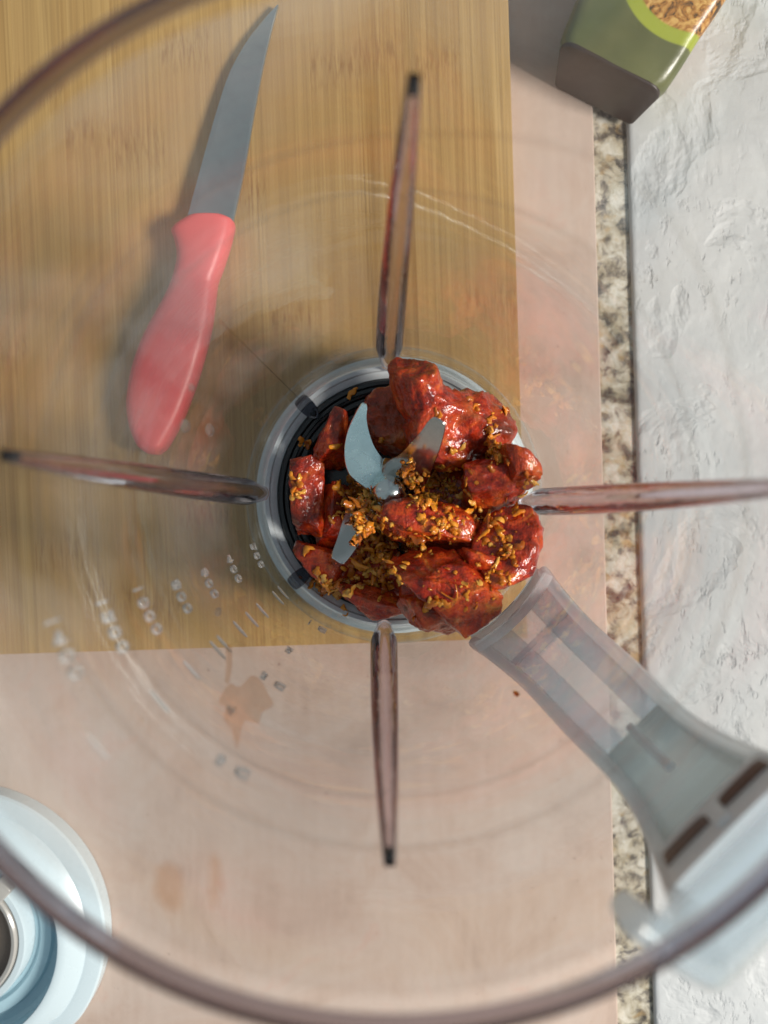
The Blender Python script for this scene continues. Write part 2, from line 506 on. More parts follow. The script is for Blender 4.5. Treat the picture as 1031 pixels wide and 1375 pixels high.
wb = mesh("plaster_board", V, Fc, M['white'], origin=(B.x, B.y, 0), smooth=True, angle=70)
tag(wb, "rough white plaster-textured board on the right of the granite strip", "board")

# ------------------------------------------------------------------ bamboo cutting board, glued from strips
corner = P(708, 857, BOARD_Z)
cb = empty("cutting_board", (corner.x, corner.y, PINK_T))
cb.rotation_euler = (0, 0, math.radians(1.95))
tag(cb, "bamboo cutting board of glued strips with the knife and jar on it", "cutting board")
SW, SL, SH = 0.0205, 0.42, BOARD_Z - PINK_T
bm = bmesh.new()
bmesh.ops.create_cube(bm, size=1.0)
for v in bm.verts:
    v.co = Vector((v.co.x * (SW - 0.00001), v.co.y * SL + SL / 2, (v.co.z + 0.5) * SH))
bmesh.ops.bevel(bm, geom=[e for e in bm.edges], offset=0.00005, segments=1, affect='EDGES')
sme = bpy.data.meshes.new("strip"); bm.to_mesh(sme); bm.free(); sme.materials.append(M['bamboo'])
bm = bmesh.new(); bm.from_mesh(sme)
for i in range(15):
    o = bpy.data.objects.new("strip", sme); COL.objects.link(o); o.parent = cb
    o.location = (-SW / 2 - i * SW, 0, 0)
bm.free()

# ------------------------------------------------------------------ knife
KZ = BOARD_Z
kn = empty("kitchen_knife", P(208, 600, KZ))
tag(kn, "small kitchen knife with coral pink handle lying on the bamboo board", "knife")
HS = [((262, 293), (300, 292)), ((249, 297), (313, 297)), ((232, 310), (315, 305)), ((236, 326), (311, 322)), ((239, 345), (305, 342)), ((236, 364), (298, 363)), ((231, 380), (292, 379)), ((222, 400), (289, 402)), ((208, 425), (286, 428)), ((194, 452), (281, 455)), ((183, 480), (274, 482)), ((176, 507), (266, 509)), ((172, 535), (256, 537)), ((173, 560), (246, 562)), ((179, 583), (234, 585)), ((188, 600), (223, 602)), ((200, 610), (213, 611))]
def hpt(px): return P(px[0], px[1], KZ + 0.0075)
Ls = spline([hpt(a_) for a_, b_ in HS], 4, False); Rs = spline([hpt(b_) for a_, b_ in HS], 4, False)
V, Fc = [], []
K = 24
for i, (a_, b_) in enumerate(zip(Ls, Rs)):
    t_ = i / (len(Ls) - 1)
    hh = 0.0072 * min(1.0, 0.35 + t_ / 0.05, 0.40 + (1 - t_) / 0.10)
    if 0.36 < t_ < 0.40: hh -= 0.0004 * math.sin((t_ - 0.36) / 0.04 * math.pi)
    c_ = (a_ + b_) / 2; hw_ = (b_ - a_) / 2
    for k in range(K):
        an = 2 * math.pi * k / K
        cs, sn = math.cos(an), math.sin(an)
        p_ = c_ + hw_ * math.copysign(abs(cs) ** 0.72, cs)
        V.append((p_.x, p_.y, KZ + 0.0074 + hh * math.copysign(abs(sn) ** 0.62, sn)))
for i in range(len(Ls) - 1):
    for k in range(K): Fc.append((i * K + k, i * K + (k + 1) % K, (i + 1) * K + (k + 1) % K, (i + 1) * K + k))
Fc.append(tuple(range(K))); Fc.append(tuple((len(Ls) - 1) * K + k for k in range(K)))
hd = mesh("handle", V, Fc, M['handle_red'], kn, angle=60)
EDGE = [(249, 300), (268, 230), (289, 155), (308, 98), (331, 56), (353, 27), (372, 7)]
SPINE = [(313, 300), (328, 232), (342, 152), (353, 94), (361, 58), (368, 30), (374, 8)]
def bladez(y): return KZ + 0.0075 - 0.0045 * max(0, (300 - y)) / 300
E_ = spline([P(x, y, bladez(y)) for x, y in EDGE], 6, False); S_ = spline([P(x, y, bladez(y)) for x, y in SPINE], 6, False)
V, Fc = [], []
for e_, s_ in zip(E_, S_):
    for f_, dz in ((0.0, 0.0), (0.13, 0.00045), (0.95, 0.00085), (1.0, 0.0007), (1.0, -0.0007), (0.95, -0.00085), (0.13, -0.00045)):
        p_ = e_.lerp(s_, f_); V.append((p_.x, p_.y, p_.z + dz))
for i in range(len(E_) - 1):
    for k in range(7): Fc.append((i * 7 + k, i * 7 + (k + 1) % 7, (i + 1) * 7 + (k + 1) % 7, (i + 1) * 7 + k))
Fc.append(tuple(range(7))); Fc.append(tuple((len(E_) - 1) * 7 + k for k in range(7)))
mesh("blade", V, Fc, M['knife'], kn, angle=4)

# ------------------------------------------------------------------ blender jar
FLOOR = 0.054
RIM_Z = 0.243
jar = empty("blender_jar", (0, 0, BOARD_Z))
tag(jar, "clear plastic blender jar seen from above holding fried meat chunks", "blender jar")
def rin(z):           # inner radius of the wall at height z
    z = max(min(z, RIM_Z), 0.05)
    t = (z - 0.054) / (0.243 - 0.054)
    return 0.0488 + 0.0146 * t + 0.002 * math.sin(math.pi * min(max(t, 0), 1)) - 0.0012 * math.exp(-max(z - 0.054, 0) / 0.006)
TH = 0.0024
zs = [0.056 + (RIM_Z - 0.004 - 0.056) * i / 60 for i in range(61)]
prof = [(rin(z), z) for z in zs] + [(rin(z) + TH, z) for z in reversed(zs)]
SPOUT = math.radians(52)
def pour(V):
    """push the upper wall outwards into the pouring spout"""
    out = []
    for x, y, z in V:
        th, r = math.atan2(y, x), math.hypot(x, y)
        d = (th - SPOUT + math.pi) % (2 * math.pi) - math.pi
        k = max(0.0, min(1.0, (z - 0.165) / 0.075))
        r += 0.0125 * math.exp(-(d / 0.42) ** 2) * k * k * (3 - 2 * k)
        out.append((r * math.cos(th), r * math.sin(th), z))
    return out
V, Fc = lathe(prof, 192, True)
mesh("wall", pour(V), Fc, M['wall'], jar, angle=60)
# ring ridges moulded round the wall
for zr, hgt in ((0.185, 0.0016), (0.205, 0.0022)):
    R = rin(zr)
    pr = [(R - 0.00055 * math.sin(math.pi * k / 6) + 0.0001, zr - hgt / 2 + hgt * k / 6) for k in range(7)] + [(R + 0.0003, zr + hgt / 2), (R + 0.0003, zr - hgt / 2)]
    V, Fc = lathe(pr, 160, True)
    mesh("ring_ridge", pour(V), Fc, M['ridge'], jar)
# rim bead
R = rin(RIM_Z) + 0.0043
pr = [(R + 0.0010 * math.cos(a), RIM_Z - 0.001 + 0.0022 * math.sin(a)) for a in [2 * math.pi * k / 16 for k in range(16)]]
V, Fc = lathe(pr, 192, True)
mesh("rim", pour(V), Fc, M['rim'], jar)
# thick clear foot that the wall stands on
pr = [(0.0494, 0.0535), (0.0495, 0.060), (0.0499, 0.0665), (0.0525, 0.0665), (0.0538, 0.059), (0.0535, 0.050), (0.0502, 0.047)]
mesh("foot", *lathe(pr, 160, True), M['foot'], jar, angle=70)
# base collar
pr = [(0.0435, 0.0500), (0.0446, 0.0512), (0.0462, 0.0516), (0.0466, 0.0530), (0.0480, 0.0535), (0.0490, 0.0525), (0.0492, 0.0480), (0.0500, 0.0460), (0.0530, 0.0440), (0.0530, 0.0200), (0.0520, 0.0192), (0.0400, 0.0192), (0.0400, 0.0480)]
mesh("base_collar", *lathe(pr, 128, True), M['collar'], jar, angle=50)
# black gasket with rings, and the black floor
pr = [(0.0, 0.049), (0.034, 0.049), (0.0345, 0.0505), (0.0355, 0.0508), (0.0362, 0.0500), (0.0378, 0.0500), (0.0384, 0.0512), (0.0392, 0.0514), (0.0398, 0.0502), (0.0410, 0.0502), (0.0416, 0.0516), (0.0428, 0.0518), (0.0437, 0.0510), (0.0440, 0.0500), (0.0440, 0.0470), (0.0, 0.0470)]
mesh("gasket", *lathe(pr, 128), M['rubber'], jar, angle=35)

# four inner ribs
def rib(base_px, top_px):
    zb, zt = 0.0545, 0.222
    lo_, hi_ = 0.15, 0.235
    for _ in range(30):
        zt = (lo_ + hi_) / 2; q_ = P(*top_px, zt)
        if math.hypot(q_.x, q_.y) > rin(zt) - 0.0022: lo_ = zt
        else: hi_ = zt
    pb_, pt_ = P(*base_px, zb + 0.006), P(*top_px, zt)
    ab, at = math.atan2(pb_.y, pb_.x), math.atan2(pt_.y, pt_.x)
    while at - ab > math.pi: at -= 2 * math.pi
    while at - ab < -math.pi: at += 2 * math.pi
    V, Fc = [], []
    N, K = 44, 14
    for i in range(N + 1):
        t = i / N
        z = zb + (zt - zb) * t
        a = ab + (at - ab) * t
        hw = 0.0038 * (1 - t ** 1.7) ** 0.9 + 0.0010
        if t < 0.12: hw *= 0.55 + 0.45 * t / 0.12
        dp = 0.0052 * (1 - 0.35 * t) * min(1, 0.45 + t / 0.10 * 0.55)
        if t > 0.97: dp *= 0.72
        Rw = rin(z) + 0.0004
        er, et = Vector((math.cos(a), math.sin(a), 0)), Vector((-math.sin(a), math.cos(a), 0))
        for k in range(K):
            b = math.pi * k / (K - 1)
            x = math.cos(b) * hw
            s = max(0.0, math.sin(b))
            inn = dp * (0.75 * s ** 0.8 + 0.25 * s ** 6)
            p = er * (Rw - inn) + et * x
            V.append((p.x, p.y, z))
    for i in range(N):
        for k in range(K):
            k2 = (k + 1) % K
            Fc.append((i * K + k, i * K + k2, (i + 1) * K + k2, (i + 1) * K + k))
    Fc.append(tuple(range(K))); Fc.append(tuple(N * K + k for k in range(K)))
    o = mesh("rib", V, Fc, M['rib'], jar, angle=50)
    # dark blunt end of the rib
    a = at; er, et = Vector((math.cos(a), math.sin(a), 0)), Vector((-math.sin(a), math.cos(a), 0))
    c = er * (rin(zt) - 0.0016) + Vector((0, 0, zt + 0.0004))
    V, Fc = [], []
    for lvl, (sc, dz) in enumerate(((1.0, -0.0012), (1.0, 0.0002), (0.7, 0.0008))):
        for k in range(14):
            b = 2 * math.pi * k / 14
            p = c + et * math.cos(b) * 0.0010 * sc + er * math.sin(b) * 0.0011 * sc + Vector((0, 0, dz))
            V.append(p)
    for l in range(2):
        for k in range(14):
            Fc.append((l * 14 + k, l * 14 + (k + 1) % 14, (l + 1) * 14 + (k + 1) % 14, (l + 1) * 14 + k))
    Fc.append(tuple(range(14))); Fc.append(tuple(28 + k for k in range(14)))
    mesh("rib_end", V, Fc, M['rubber'], o)
rib((522, 505), (555, 122))
rib((370, 663), (22, 613))
rib((516, 835), (523, 1143))
rib((702, 674), (1075, 652))

# clear lugs on the bottom ring
for x, y in ((413, 547), (403, 775), (650, 785), (648, 545)):
    p = P(x, y, 0.0555); a = math.atan2(p.y, p.x)
    er, et = Vector((math.cos(a), math.sin(a))), Vector((-math.sin(a), math.cos(a)))
    c = Vector((p.x, p.y))
    ol = [c + er * 0.0036 + et * 0.0026, c + er * 0.0044, c + er * 0.0036 - et * 0.0026, c - er * 0.0018 - et * 0.0026, c - er * 0.0052, c - er * 0.0018 + et * 0.0026]
    ol = [Vector((v.x, v.y)) for v in spline([w.to_3d() for w in ol], 4)]
    mesh("lug", *pillow(ol, 0.0520, 0.0585, 0.0012, 3), M['lug'], jar)

# mould seam running up the wall
def on_wall(th, z, off=0.0):
    R = rin(z) + off
    return Vector((R * math.cos(th), R * math.sin(th), z))
p = P(412, 546, 0.058); ths = math.atan2(p.y, p.x)
V, Fc = [], []
for i in range(41):
    z = 0.060 + 0.095 * i / 40
    for dth, off in ((-0.0028, 0.0002), (0, -0.0003), (0.0028, 0.0002)): V.append(on_wall(ths + dth, z, off))
    V.append(on_wall(ths, z, 0.0006))
for i in range(40):
    for k in range(4):
        Fc.append((i * 4 + k, i * 4 + (k + 1) % 4, i * 4 + 4 + (k + 1) % 4, i * 4 + 4 + k))
Fc += [(0, 1, 2, 3), (160, 161, 162, 163)]
mesh("mould_seam", V, Fc, M['seam'], jar)

# embossed numbers and graduation lines
def wall_hit(px, py):
    """point where the view ray meets the outer wall"""
    lo, hi = 0.06, 0.235
    for _ in range(40):
        z = (lo + hi) / 2
        p = P(px, py, z)
        if math.hypot(p.x, p.y) > rin(z) + TH: lo = z
        else: hi = z
    return P(px, py, lo)
def emboss(text, px, py, size, name="embossed_number"):
    h = wall_hit(px, py); th0, z0 = math.atan2(h.y, h.x), h.z
    cu = bpy.data.curves.new("txt", 'FONT'); cu.body = text; cu.size = size
    cu.align_x = 'CENTER'; cu.align_y = 'CENTER'; cu.extrude = 0.0003; cu.offset = -0.00018; cu.bevel_depth = 0.00016; cu.bevel_resolution = 2
    cu.space_character = 1.08
    to = bpy.data.objects.new("txt", cu); COL.objects.link(to)
    dg = bpy.context.evaluated_depsgraph_get()
    me = bpy.data.meshes.new_from_object(to.evaluated_get(dg))
    R0 = rin(z0) + TH
    V = []
    for v in me.vertices:
        z = z0 + v.co.y
        th = th0 + v.co.x / R0
        V.append(on_wall(th, z, TH + v.co.z))
    Fc = [tuple(pp.vertices) for pp in me.polygons]
    bpy.data.objects.remove(to); bpy.data.curves.remove(cu); bpy.data.meshes.remove(me)
    return mesh(name, V, Fc, M['mark'], jar, angle=60)
for txt, x, y in (("200", 345, 746), ("400", 314, 764), ("600", 281, 783), ("800", 244, 801), ("1000", 197, 818), ("1200", 150, 839), ("1400", 85, 869)):
    emboss(txt, x, y, 0.0062)
for txt, x, y in (("1", 425, 841), ("2", 388, 873), ("3", 366, 915), ("4", 310, 953), ("5", 312, 1030)):
    emboss(txt + " C" if txt in "135" else txt, x, y, 0.0052)
def tick(px, py, length):
    h = wall_hit(px, py); th0, z0 = math.atan2(h.y, h.x), h.z
    V, Fc = [], []
    N = 12; K = 6
    for i in range(N + 1):
        th = th0 + (i / N - 0.5) * length / (rin(z0) + TH)
        s = 0.25 + 0.75 * math.sin(math.pi * i / N) ** 0.3 if 0 < i < N else 0.25
        for k in range(K):
            b = 2 * math.pi * k / K
            V.append(on_wall(th, z0 + 0.00042 * s * math.sin(b), TH + 0.00045 * s * math.cos(b)))
    for i in range(N):
        for k in range(K):
            Fc.append((i * K + k, i * K + (k + 1) % K, (i + 1) * K + (k + 1) % K, (i + 1) * K + k))
    Fc.append(tuple(range(K))); Fc.append(tuple(N * K + k for k in range(K)))
    mesh("graduation_line", V, Fc, M['mark'], jar)
for x, y in ((380, 796), (373, 803), (352, 820), (338, 832), (322, 845), (301, 865), (292, 873), (257, 901), (214, 942), (130, 1003)):
    tick(x, y, 0.0062)

# ---------------------------------------------------------------- handle
HPHI = math.radians(-44)
hr = Vector((math.cos(HPHI), math.sin(HPHI), 0)); ht = Vector((-math.sin(HPHI), math.cos(HPHI), 0))
path = spline([Vector((r, z, w)) for r, z, w in ((0.0555, 0.080, 0.0165), (0.0600, 0.086, 0.0150), (0.0700, 0.103, 0.0128), (0.0780, 0.135, 0.0115), (0.0835, 0.172, 0.0098), (0.0860, 0.200, 0.0136), (0.0845, 0.219, 0.0170), (0.0770, 0.227, 0.0180), (0.0655, 0.229, 0.0190))], 8, closed=False)
def frame(i):
    a, b = path[max(i - 1, 0)], path[min(i + 1, len(path) - 1)]
    t = Vector((b.x - a.x, b.y - a.y)).normalized()
    return Vector((t.y, -t.x))      # outward normal in the (r, z) plane
def sweep(section, i0, i1, name, mat, parent, wk=1.0, angle=50):
    """section: list of (s, n) with s in half-widths or metres (see lambda), n metres along outward normal"""
    V, Fc = [], []
    K = None
    for i in range(i0, i1 + 1):
        p, nn = path[i], frame(i)
        sec = section(p.z)
        K = len(sec)
        for s, n_ in sec:
            r, z = p.x + nn.x * n_, p.y + nn.y * n_
            q_ = hr * r + ht * s; V.append((q_.x, q_.y, z))
    for i in range(i1 - i0):
        for k in range(K):
            Fc.append((i * K + k, i * K + (k + 1) % K, (i + 1) * K + (k + 1) % K, (i + 1) * K + k))
    Fc.append(tuple(range(K))); Fc.append(tuple((i1 - i0) * K + k for k in range(K)))
    return mesh(name, V, Fc, mat, parent, angle=angle)
def oval(c, rs, rn, cn=0.0, k=12, pw=0.7):
    out = []
    for j in range(k):
        a = 2 * math.pi * j / k
        cs, sn = math.cos(a), math.sin(a)
        out.append((c + rs * math.copysign(abs(cs) ** pw, cs), cn + rn * math.copysign(abs(sn) ** pw, sn)))
    return out
NP = len(path) - 1
hnd = sweep(lambda w: [(-w, 0.0030), (w, 0.0030), (w, 0.0050), (-w, 0.0050)], 2, NP - 2, "handle", M['hplas'], jar)
for sgn in (1, -1):
    o = sweep(lambda w, s=sgn: oval(s * w, 0.0021, 0.0048), 0, NP - 1, "side_rail", M['hbar'], hnd)
for sgn in (1, -1):
    sweep(lambda w, s=sgn: oval(s * w * 0.60, w * 0.30, 0.0012, 0.001, 12, 0.5), 5, 30, "inner_web", M['hplas'], hnd)
for i in (12,):
    sweep(lambda w: [(-w, -0.001), (w, -0.001), (w, 0.004), (-w, 0.004)], i, i + 1, "cross_web", M['hplas'], hnd)
# lower fixing: curved plates on the wall
for z_, r_ in ((0.079, 0.0005), (0.088, 0.0010)):
    da = 0.0165 / 0.055
    R = rin(z_) + TH
    pr = [(R, z_), (R + r_ + 0.002, z_), (R + r_ + 0.002, z_ + 0.0022), (R, z_ + 0.0022)]
    mesh("fixing_plate", *lathe(pr, 24, True, HPHI - da, HPHI + da), M['hbar'], hnd)
# grey block and pale ledge at the upper end
sweep(lambda w: oval(0, w * 1.02, 0.0034, 0.0, 20, 0.35), 29, 38, "grey_insert", M['hgrey'], hnd)
led = sweep(lambda w: oval(0, w * 1.08, 0.0050, 0.0, 20, 0.3), 39, 43, "ledge", M['hwhite'], hnd)
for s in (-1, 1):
    sweep(lambda w, s=s: oval(s * w * 0.52, w * 0.40, 0.0008, -0.0049, 12, 0.6), 40, 41, "slot_bar", M['maroon'], led)  # dark maroon bars laid along the ledge
sweep(lambda w: oval(0, 0.0016, 0.0008, -0.0050, 12, 0.8), 40, 42, "stud", M['hwhite'], led)
sweep(lambda w: oval(0, 0.0011, 0.0010, -0.0040, 12, 0.8), 29, 34, "tab", M['hwhite'], hnd)

# ---------------------------------------------------------------- blade assembly
BX = P(522, 660, 0.080); BC = Vector((BX.x, BX.y, 0))
def cyl(c, prof, n=32):
    V, Fc = lathe(prof, n, False, centre=(c.x, c.y)); return V, Fc
hub = mesh("blade_hub", *cyl(BC, [(0, 0.0490), (0.0105, 0.0490), (0.0105, 0.0560), (0.0080, 0.0590), (0.0058, 0.0600), (0.0058, 0.0700), (0, 0.0700)]), M['nut'], jar)
# domed hexagonal nut
V, Fc = [], []
NZ = 36
rows = [(0.0700, 0.0060, 1), (0.0738, 0.0060, 1)] + [(0.0740 + 0.0060 * math.sin(q_ * math.pi / 20), 0.0058 * math.cos(q_ * math.pi / 20) + 0.0002, 0.6 if q_ == 0 else 0) for q_ in range(10)] + [(0.0802, 0.0002, 0)]
for (z, r, hx) in rows:
    for k in range(NZ):
        a = 2 * math.pi * k / NZ
        am = ((a + math.pi / 6) % (math.pi / 3)) - math.pi / 6
        rr = r * ((1 / math.cos(am)) * hx + (1 - hx))
        V.append((BC.x + rr * math.cos(a + 0.2), BC.y + rr * math.sin(a + 0.2), z))
m = len(rows)
for l in range(m - 1):
    for k in range(NZ): Fc.append((l * NZ + k, l * NZ + (k + 1) % NZ, (l + 1) * NZ + (k + 1) % NZ, (l + 1) * NZ + k))
Fc.append(tuple(range(NZ))); Fc.append(tuple((m - 1) * NZ + k for k in range(NZ)))
mesh("nut", V, Fc, M['nut'], hub, angle=28)
def blade(pts, z0, slope, twist, mat, per=5, th=0.0011):
    """pts: outline pixels; rises by slope away from the nut, twist tips it sideways"""
    c0 = P(522, 660, z0)
    mid = Vector((sum(p[0] for p in pts) / len(pts), sum(p[1] for p in pts) / len(pts)))
    ax = Vector((mid.x - 522, mid.y - 660)).normalized(); sd = Vector((-ax.y, ax.x))
    W = []
    for x, y in pts:
        d = Vector((x - 522, y - 660))
        u, v = d.dot(ax) * 0.00026, d.dot(sd) * 0.00026
        z = z0 + slope * max(u, 0) + twist * v * min(1.0, max(u, 0) / 0.010)
        W.append(P(x, y, z))
    W = spline(W, per)
    n = len(W); V, Fc = [], []
    cen = sum(W, Vector((0, 0, 0))) / n
    for dz, ins in ((-th / 2, 0.0), (0.0, 0.0), (th / 2, 0.06)):
        for p in W:
            q_ = p.lerp(cen, ins * 0.5); V.append((q_.x, q_.y, q_.z + dz))
    for l in range(2):
        for i in range(n):
            j = (i + 1) % n
            Fc.append((l * n + i, l * n + j, (l + 1) * n + j, (l + 1) * n + i))
    Fc.append(tuple(range(n))); Fc.append(tuple(2 * n + i for i in range(n)))
    return mesh("blade", V, Fc, mat, hub, angle=25)
B1 = blade([(489, 541), (493, 545), (492, 560), (495, 578), (502, 598), (513, 615), (524, 627), (531, 638), (528, 660), (516, 668), (503, 664), (488, 654), (476, 645), (468, 636), (463, 621), (462, 602), (466, 580), (474, 561), (484, 543)], 0.0690, 0.30, 0.05, M['blade_a'], 4)
B2 = blade([(583, 560), (595, 566), (598, 574), (591, 602), (577, 638), (568, 656), (545, 668), (524, 664), (512, 640), (514, 617), (524, 616), (537, 610), (552, 594), (566, 578), (575, 565)], 0.0670, 1.15, -0.15, M['blade_b'], 4)
B3 = blade([(466, 684), (452, 724), (445, 746), (450, 752), (459, 757), (466, 753), (486, 726), (508, 700), (528, 676), (534, 658), (516, 648), (490, 658)], 0.0640, 0.95, 0.0, M['blade_b'], 4)
B4 = blade([(532, 640), (556, 650), (574, 682), (600, 735), (604, 748), (594, 754), (580, 744), (552, 712), (528, 688), (518, 664)], 0.0650, 0.02, 0.25, M['blade_b'], 4)

# ------------------------------------------------------------------ meat chunks
bvh_src = []        # (verts, faces) in world space, for laying crumbs on top
def collect(o):
    mw = Matrix.Translation(wloc(o))
    if o.rotation_euler.to_matrix().to_4x4() != Matrix.Identity(4): mw = mw @ o.rotation_euler.to_matrix().to_4x4()
    bvh_src.append(([mw @ v.co for v in o.data.vertices], [tuple(p.vertices) for p in o.data.polygons]))
def chunk(label, px, py, z, dims, rot=0, tilt=(0, 0), seed=1, cuts=5, sq=0.75, rough=1.0):
    rnd = random.Random(seed)
    bm = bmesh.new(); bmesh.ops.create_icosphere(bm, subdivisions=5, radius=1.0)
    planes = []
    for _ in range(cuts):
        n_ = Vector((rnd.gauss(0, 1), rnd.gauss(0, 1), rnd.gauss(0, 0.8))).normalized()
        planes.append((n_, rnd.uniform(0.52, 0.80)))
    so = Vector((rnd.uniform(-50, 50), rnd.uniform(-50, 50), rnd.uniform(-50, 50)))
    E = Matrix.Rotation(math.radians(rot), 3, 'Z') @ Matrix.Rotation(math.radians(tilt[0]), 3, 'X') @ Matrix.Rotation(math.radians(tilt[1]), 3, 'Y')
    a = Vector(dims) * (0.60 if seed >= 18 else 0.57)
    mn = min(a)
    for v in bm.verts:
        c = v.co.copy()
        c = Vector([math.copysign(abs(x) ** sq, x) for x in c])
        c = c / max(1e-6, (abs(c.x) ** 3 + abs(c.y) ** 3 + abs(c.z) ** 3) ** (1 / 3)) if True else c
        for n_, d in planes:
            k = c.dot(n_) - d
            if k > 0: c -= n_ * k * 0.96
        w = Vector((c.x * a.x, c.y * a.y, c.z * a.z))
        f = 0.12 * noise.noise(w * 75 + so) + 0.11 * noise.noise(w * 170 + so) + 0.075 * noise.noise(w * 400 + so) + 0.045 * noise.noise(w * 900 + so)
        # wrinkles along the length
        f -= 0.07 * abs(noise.noise(Vector((w.x * 120, w.y * 520, w.z * 520)) + so))
        w += w.normalized() * mn * f * rough
        v.co = E @ w
    for f in bm.faces: f.smooth = True
    me = bpy.data.meshes.new("meat_chunk"); bm.to_mesh(me); bm.free(); me.materials.append(M['meat'])
    o = bpy.data.objects.new("meat_chunk", me); COL.objects.link(o)
    o.location = P(px, py, z)
    # keep it inside the jar and above the floor
    for _ in range(3):
        push = Vector((0, 0, 0))
        for v in me.vertices:
            w = v.co + o.location
            R = rin(w.z) - 0.0006
            r = math.hypot(w.x, w.y)
            if r > R:
                k = R / r
                v.co.x, v.co.y = w.x * k - o.location.x, w.y * k - o.location.y
            if w.z < 0.0508: v.co.z = 0.0508 - o.location.z + 0.0002 * noise.noise(w * 300)
    tag(o, label, "meat chunk", "fried meat chunks in the jar")
    collect(o)
    return o
mmz = FLOOR
CH = [
 ("dark meat chunk lying flat behind the pale curved blade", 508, 572, mmz + .007, (.027, .025, .018), 20, (10, 0), 11),
 ("rounded meat chunk between the clear lug and the pale curved blade", 446, 594, mmz + .007, (.016, .025, .018), -20, (0, 15), 12),
 ("brown meat chunk nearest the left rib at the black gasket", 416, 672, mmz + .006, (.017, .031, .016), 4, (0, -20), 13),
 ("narrow dark meat chunk between the left chunk and the centre nut", 450, 692, mmz + .004, (.013, .027, .015), -8, (0, 10), 14),
 ("slanting meat chunk under the tip of the lower left blade", 450, 762, mmz + .007, (.029, .014, .014), -24, (0, 0), 15),
 ("thin meat slice at the foot of the bottom rib", 500, 806, mmz + .014, (.024, .013, .008), -18, (25, 0), 16),
 ("dark meat chunk buried under crumbs below the nut", 505, 768, mmz + .004, (.028, .022, .016), 30, (0, 0), 17),
 ("dark meat chunk in the shade right of the mirror blade", 603, 652, mmz + .006, (.026, .026, .018), 30, (0, 0), 18),
 ("meat chunk buried under the right side of the pile", 640, 715, mmz + .008, (.028, .030, .020), 10, (0, 0), 19),
 ("meat chunk at the bottom right wall beneath the large slab", 610, 790, mmz + .012, (.034, .026, .022), -30, (0, 0), 20),
 ("upright glossy meat chunk leaning against the top rib", 557, 514, mmz + .026, (.0145, .0215, .018), 17, (22, 0), 21),
 ("largest rounded red meat chunk right of the mirror blade tip", 618, 573, mmz + .019, (.031, .0255, .024), -12, (12, 12), 22),
 ("small red meat chunk pressed to the wall above the right rib", 694, 629, mmz + .028, (.0105, .0185, .018), 14, (0, 20), 23),
 ("red meat chunk in front of the right rib below the largest chunk", 655, 656, mmz + .022, (.024, .019, .020), 14, (0, 10), 24),
 ("jagged red meat chunk at the right wall below the right rib", 673, 744, mmz + .029, (.0195, .0300, .018), -8, (0, 14), 25),
 ("barrel-shaped meat chunk topped with crumbs in the pile's middle", 574, 708, mmz + .023, (.0305, .0150, .017), -10, (0, 4), 26),
 ("small red meat chunk wedged between the jagged chunk and large slab", 640, 762, mmz + .031, (.0145, .0135, .014), -40, (0, 0), 27),
 ("large dark glossy meat slab at the lower right of the pile", 601, 790, mmz + .034, (.0355, .0225, .016), -32, (14, 4), 28),
 ("ragged meat edge under the large slab at the pile's bottom", 578, 828, mmz + .027, (.020, .0115, .012), -12, (10, 0), 29),
]
for lab, x, y, z, dm, rt, tl, sd in CH:
    chunk(lab, x, y, z, dm, rt, tl, sd, cuts=8 if sd not in (21, 22, 26) else 4, sq=0.7)
for o in (hub, B1, B2, B3, B4): collect(o)
V, Fc = lathe([(0.0, 0.0512), (0.044, 0.0512), (0.049, 0.054)], 48)
bvh_src.append(([Vector(v) for v in V], Fc))

# ------------------------------------------------------------------ fried garlic crumbs
def make_bvh():
    V, Fc = [], []
    for vs, fs in bvh_src:
        b = len(V); V += vs; Fc += [tuple(i + b for i in f) for f in fs]
    return BVHTree.FromPolygons(V, Fc)
def flake_shape(rnd, L, Wd, T, curl):
    """an irregular bent flake: lofted along its length"""
    N, K = 7, 7
    V, Fc = [], []
    ph = rnd.uniform(0, 6.28)
    so = Vector((rnd.uniform(-9, 9), rnd.uniform(-9, 9), 0))
    for i in range(N):
        t = i / (N - 1)
        s = max(0.18, math.sin(math.pi * (0.08 + 0.84 * t)) ** 0.6) * (1 + 0.8 * noise.noise(so + Vector((t * 3.4, 0, 0))))
        x = (t - 0.5) * L
        yc = curl * L * (4 * (t - 0.5) ** 2 - 0.5) + 0.18 * Wd * noise.noise(so + Vector((t * 4, 7, 0)))
        zc = 0.28 * L * noise.noise(so + Vector((t * 1.6, 3, 5)))
        for k in range(K):
            a = 2 * math.pi * k / K + ph
            r = 1 + 0.55 * noise.noise(so + Vector((t * 4, 1.4 * math.cos(a), 1.4 * math.sin(a))))
            V.append(Vector((x, yc + math.cos(a) * Wd / 2 * s * r, zc + math.sin(a) * T / 2 * s * r)))
    for i in range(N - 1):
        for k in range(K):
            Fc.append((i * K + k, i * K + (k + 1) % K, (i + 1) * K + (k + 1) % K, (i + 1) * K + k))
    Fc.append(tuple(range(K))); Fc.append(tuple((N - 1) * K + k for k in range(K)))
    return V, Fc
